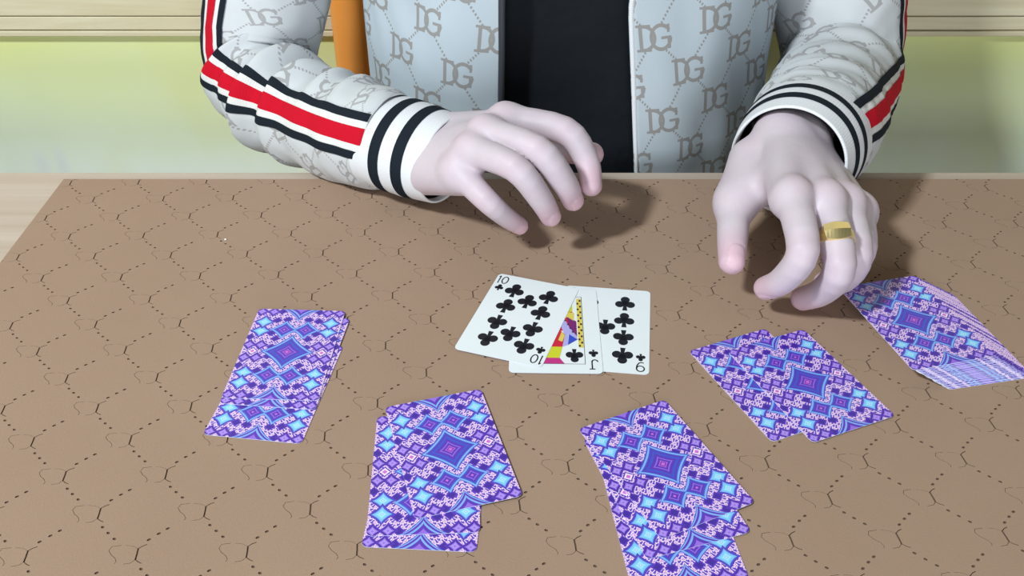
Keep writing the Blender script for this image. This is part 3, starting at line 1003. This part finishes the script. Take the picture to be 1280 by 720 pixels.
def cuff(name, o, sm, ro, rs, refup, flat=0.86):
    """knitted cuff from the opening o to the seam sm, radii in mm, with two black stripes and a turned-in hem"""
    o, sm = Vector(o), Vector(sm)
    ax = (sm - o).normalized(); L = (sm - o).length
    up = Vector(refup); up = (up - ax * up.dot(ax)).normalized(); sd = ax.cross(up)
    def prof(v):
        if v < 0.0: return None
        return ro + (rs - ro) * v ** 1.3 + 2.0 * math.sin(math.pi * v)
    def P(u, v, off=0.0):
        th = 2 * math.pi * u
        r = prof(v) + off
        wv = 1.2 * math.sin(2 * th + 0.7) * (1 - v)
        p = o + ax * (L * v) + up * math.cos(th) * (r * flat + wv) + sd * math.sin(th) * (r + wv)
        if p.z < 1.0 and p.y < 716: p.z = 1.0
        return p / 1000 + Vector((0, 0, T))
    def outer(u, v): return P(u, v)
    c = sub(grid(name, 96, 24, outer, M_RIB, lambda u, v: (u * 240, v * L), closed=True), 'white ribbed cuff with two black stripes')
    def hem(u, v):
        a = math.pi * v
        th = 2 * math.pi * u
        back = max(0.0, v - 0.5) * 2
        q = P(u, 0.0, -2.6 * (1 - math.cos(a)) / 2 * 1.0)
        return q + ax / 1000 * (-1.6 * math.sin(a) + 26 * max(0, v - 0.75) * 4 * 0.25)
    sub(grid('cuff_hem', 96, 12, hem, M_RIB, lambda u, v: (u * 240, v * 4), closed=True))
    def lining(u, v): return P(u, 0.06 + 0.9 * v, -3.4)
    sub(grid('cuff_lining', 64, 8, lining, M_SHIRT, closed=True), 'black inner lining')
    for v0, v1 in ((0.22, 0.37), (0.55, 0.70)):
        sub(grid('cuff_stripe', 96, 6, lambda u, v: P(u, v0 + (v1 - v0) * v, 0.35), M_BLACK, lambda u, v: (u * 240, v * 6), closed=True), 'black knit stripe')
    return c

# arm on the left of the picture
pathL = [(-92, 681, 41, 36.5), (-103, 689, 40, 41), (-130, 713, 35, 43.5), (-168, 750, 29, 43), (-212, 797, 27, 45), (-230, 834, 36, 49), (-224, 862, 78, 54), (-204, 878, 140, 53), (-172, 884, 230, 52), (-132, 884, 335, 56), (-85, 884, 388, 52), (-40, 884, 412, 40)]
refL = [(-0.46, -0.70, 0.46), (-0.46, -0.70, 0.46), (-0.47, -0.68, 0.50), (-0.50, -0.64, 0.55), (-0.56, -0.62, 0.50), (-0.64, -0.66, 0.30), (-0.68, -0.70, 0.05), (-0.75, -0.6, 0), (-0.9, -0.3, 0.2), (-0.9, 0, 0.5), (-0.6, 0, 0.8), (-0.5, 0, 0.9)]
foldsL = [(150, 10.35, 5.75, 1.6, 10), (172, 9.2, 7.0, 1.9, -8), (192, 9.2, 7.65, 1.7, 8), (214, 10.35, 7.65, 1.9, -6), (240, 11.5, 6.38, 1.6, 10), (270, 13.8, 6.38, 1.8, -8), (195, 10.35, 5.1, -0.4, 5), (222, 10.35, 5.75, -0.3, -5), (110, 13.8, 3.2, 1.3, 14), (188, 10, 5.5, 0.35, 7), (216, 10, 6.5, 0.2, -7), (246, 11, 6.0, 0.3, 7), (276, 12, 5, 0.3, -6), (205, 9, 6.5, 2.2, -14), (232, 9, 7, 2.1, 12), (258, 10, 6.5, 2.3, -12)]
SL = Sleeve(pathL, refL, 3.1, foldsL)
SL.build('knit side stripe of the left-hand sleeve in the picture')
cuff('cuff', (-50, 655, 40), (-101, 688, 40.5), 37, 41, (0, 0, 1))
# arm on the right of the picture
pathR = [(216, 648, 59, 44), (224, 662, 58, 47.5), (241, 694, 52, 49), (263, 745, 43, 50), (288, 805, 36, 52), (302, 848, 40, 53), (296, 866, 85, 57), (272, 880, 150, 54), (248, 884, 240, 52), (224, 884, 335, 56), (186, 884, 388, 52), (144, 884, 412, 40)]
refR = [(0.66, -0.55, 0.48), (0.66, -0.55, 0.48), (0.68, -0.55, 0.45), (0.74, -0.52, 0.36), (0.84, -0.45, 0.2), (0.90, -0.45, 0.0), (0.88, -0.48, 0.0), (0.9, -0.4, 0), (1, 0, 0.2), (0.9, 0, 0.5), (0.6, 0, 0.8), (0.5, 0, 0.9)]
foldsR = [(60, 9.2, 2.84, -1.8, 6), (85, 9.2, 3.65, -2.0, -8), (112, 9.2, 4.05, -1.8, 8), (138, 9.2, 4.46, -2.1, -6), (165, 10.35, 4.86, -1.9, 8), (190, 10.35, 4.86, -2.2, -6), (214, 10.35, 4.86, -1.9, 6), (240, 12.65, 4.86, -2.1, -8), (268, 12.65, 4.05, -1.9, 8)]
SR = Sleeve(pathR, refR, 8.4, foldsR)
SR.build('knit side stripe of the ringed arm sleeve')
cuff('cuff', (196, 614, 61), (221, 656, 59), 42.5, 46.5, (0, 0, 1), 0.97)

# gold ring on the ringed hand: band with a raised flat wedge-shaped top
def ring():
    a, b = Vector(RH['m0']), Vector(RH['m1'])
    ax = (b - a).normalized(); c = a + (b - a) * 0.66
    view = Vector((-0.15, -0.55, 0.80)); up = (view - ax * view.dot(ax)).normalized(); sd = ax.cross(up)
    v, f = [], []
    n, R = 48, 11.0
    for k in range(n):
        t = 2 * math.pi * k / n
        top = max(0.0, math.cos(t)) ** 3
        hw = 2.6 + 4.6 * top
        rr = R + 1.2 + 1.8 * top
        if top > 0.5: rr = (R + 2.0) / max(0.6, math.cos(t)) * 1.0
        d = up * math.cos(t) + sd * math.sin(t)
        for ww, r_ in ((-hw, R), (-hw * 0.9, rr), (0, rr + 1.8 * top), (hw * 0.9, rr), (hw, R)):
            v.append((c + ax * ww + d * r_) / 1000 + Vector((0, 0, T)))
    for k in range(n):
        for q in range(4):
            i, j = k * 5 + q, ((k + 1) % n) * 5 + q
            f.append((i, j, j + 1, i + 1))
        i, j = k * 5, ((k + 1) % n) * 5
        f.append((i + 4, j + 4, j, i))
    o = pp(mesh_obj('finger_ring', v, f, M_GOLD))
    o['label'] = 'gold signet ring with a wide flat top'
ring()

# ------------------------------------------------------------------ orange chair behind the person
chair = empty('chair', (0.01, 0.86, 0))
tag(chair, 'orange lacquered chair behind the person, one rounded post beside the sleeve', 'chair')
CINV = Matrix.Translation((-0.01, -0.86, 0))
def cpart(name, bm, smooth=True):
    o = bm_obj(name, bm, M_ORANGE, chair, smooth); o.matrix_parent_inverse = CINV.copy(); return o
def post_bm(p0, p1, r, fl=1.0):
    bm = bmesh.new(); n = 20; rings = []
    p0, p1 = Vector(p0), Vector(p1)
    for k, (t, s) in enumerate([(0, 0.75), (0.008, 0.95), (0.02, 1), (0.25, 1), (0.5, 1.02), (0.75, 1.06), (0.97, 1.08), (0.99, 0.9), (1.0, 0.5)]):
        c = p0.lerp(p1, t)
        rings.append([bm.verts.new(c + Vector((math.cos(2*math.pi*q/n) * r * s, math.sin(2*math.pi*q/n) * r * s * fl, 0))) for q in range(n)])
    for a, b in zip(rings[:-1], rings[1:]):
        for q in range(n): bm.faces.new((a[q], a[(q+1) % n], b[(q+1) % n], b[q]))
    bm.faces.new(rings[0][::-1]); bm.faces.new(rings[-1])
    return bm
for x in (-0.178, 0.200):
    cpart('back_post', post_bm((x, 1.032, 0), (x, 1.036, 1.02), 0.0185))
for x in (-0.160, 0.18):
    cpart('front_leg', post_bm((x, 0.70, 0), (x, 0.70, 0.425), 0.017))
cpart('seat', box_bm(-0.19, 0.21, 0.68, 1.03, 0.418, 0.443, 0.008), False)
for z in (0.66, 0.80, 0.94):
    cpart('back_slat', box_bm(-0.175, 0.195, 1.028, 1.038, z, z + 0.06, 0.004), False)
bpy.context.view_layer.update()
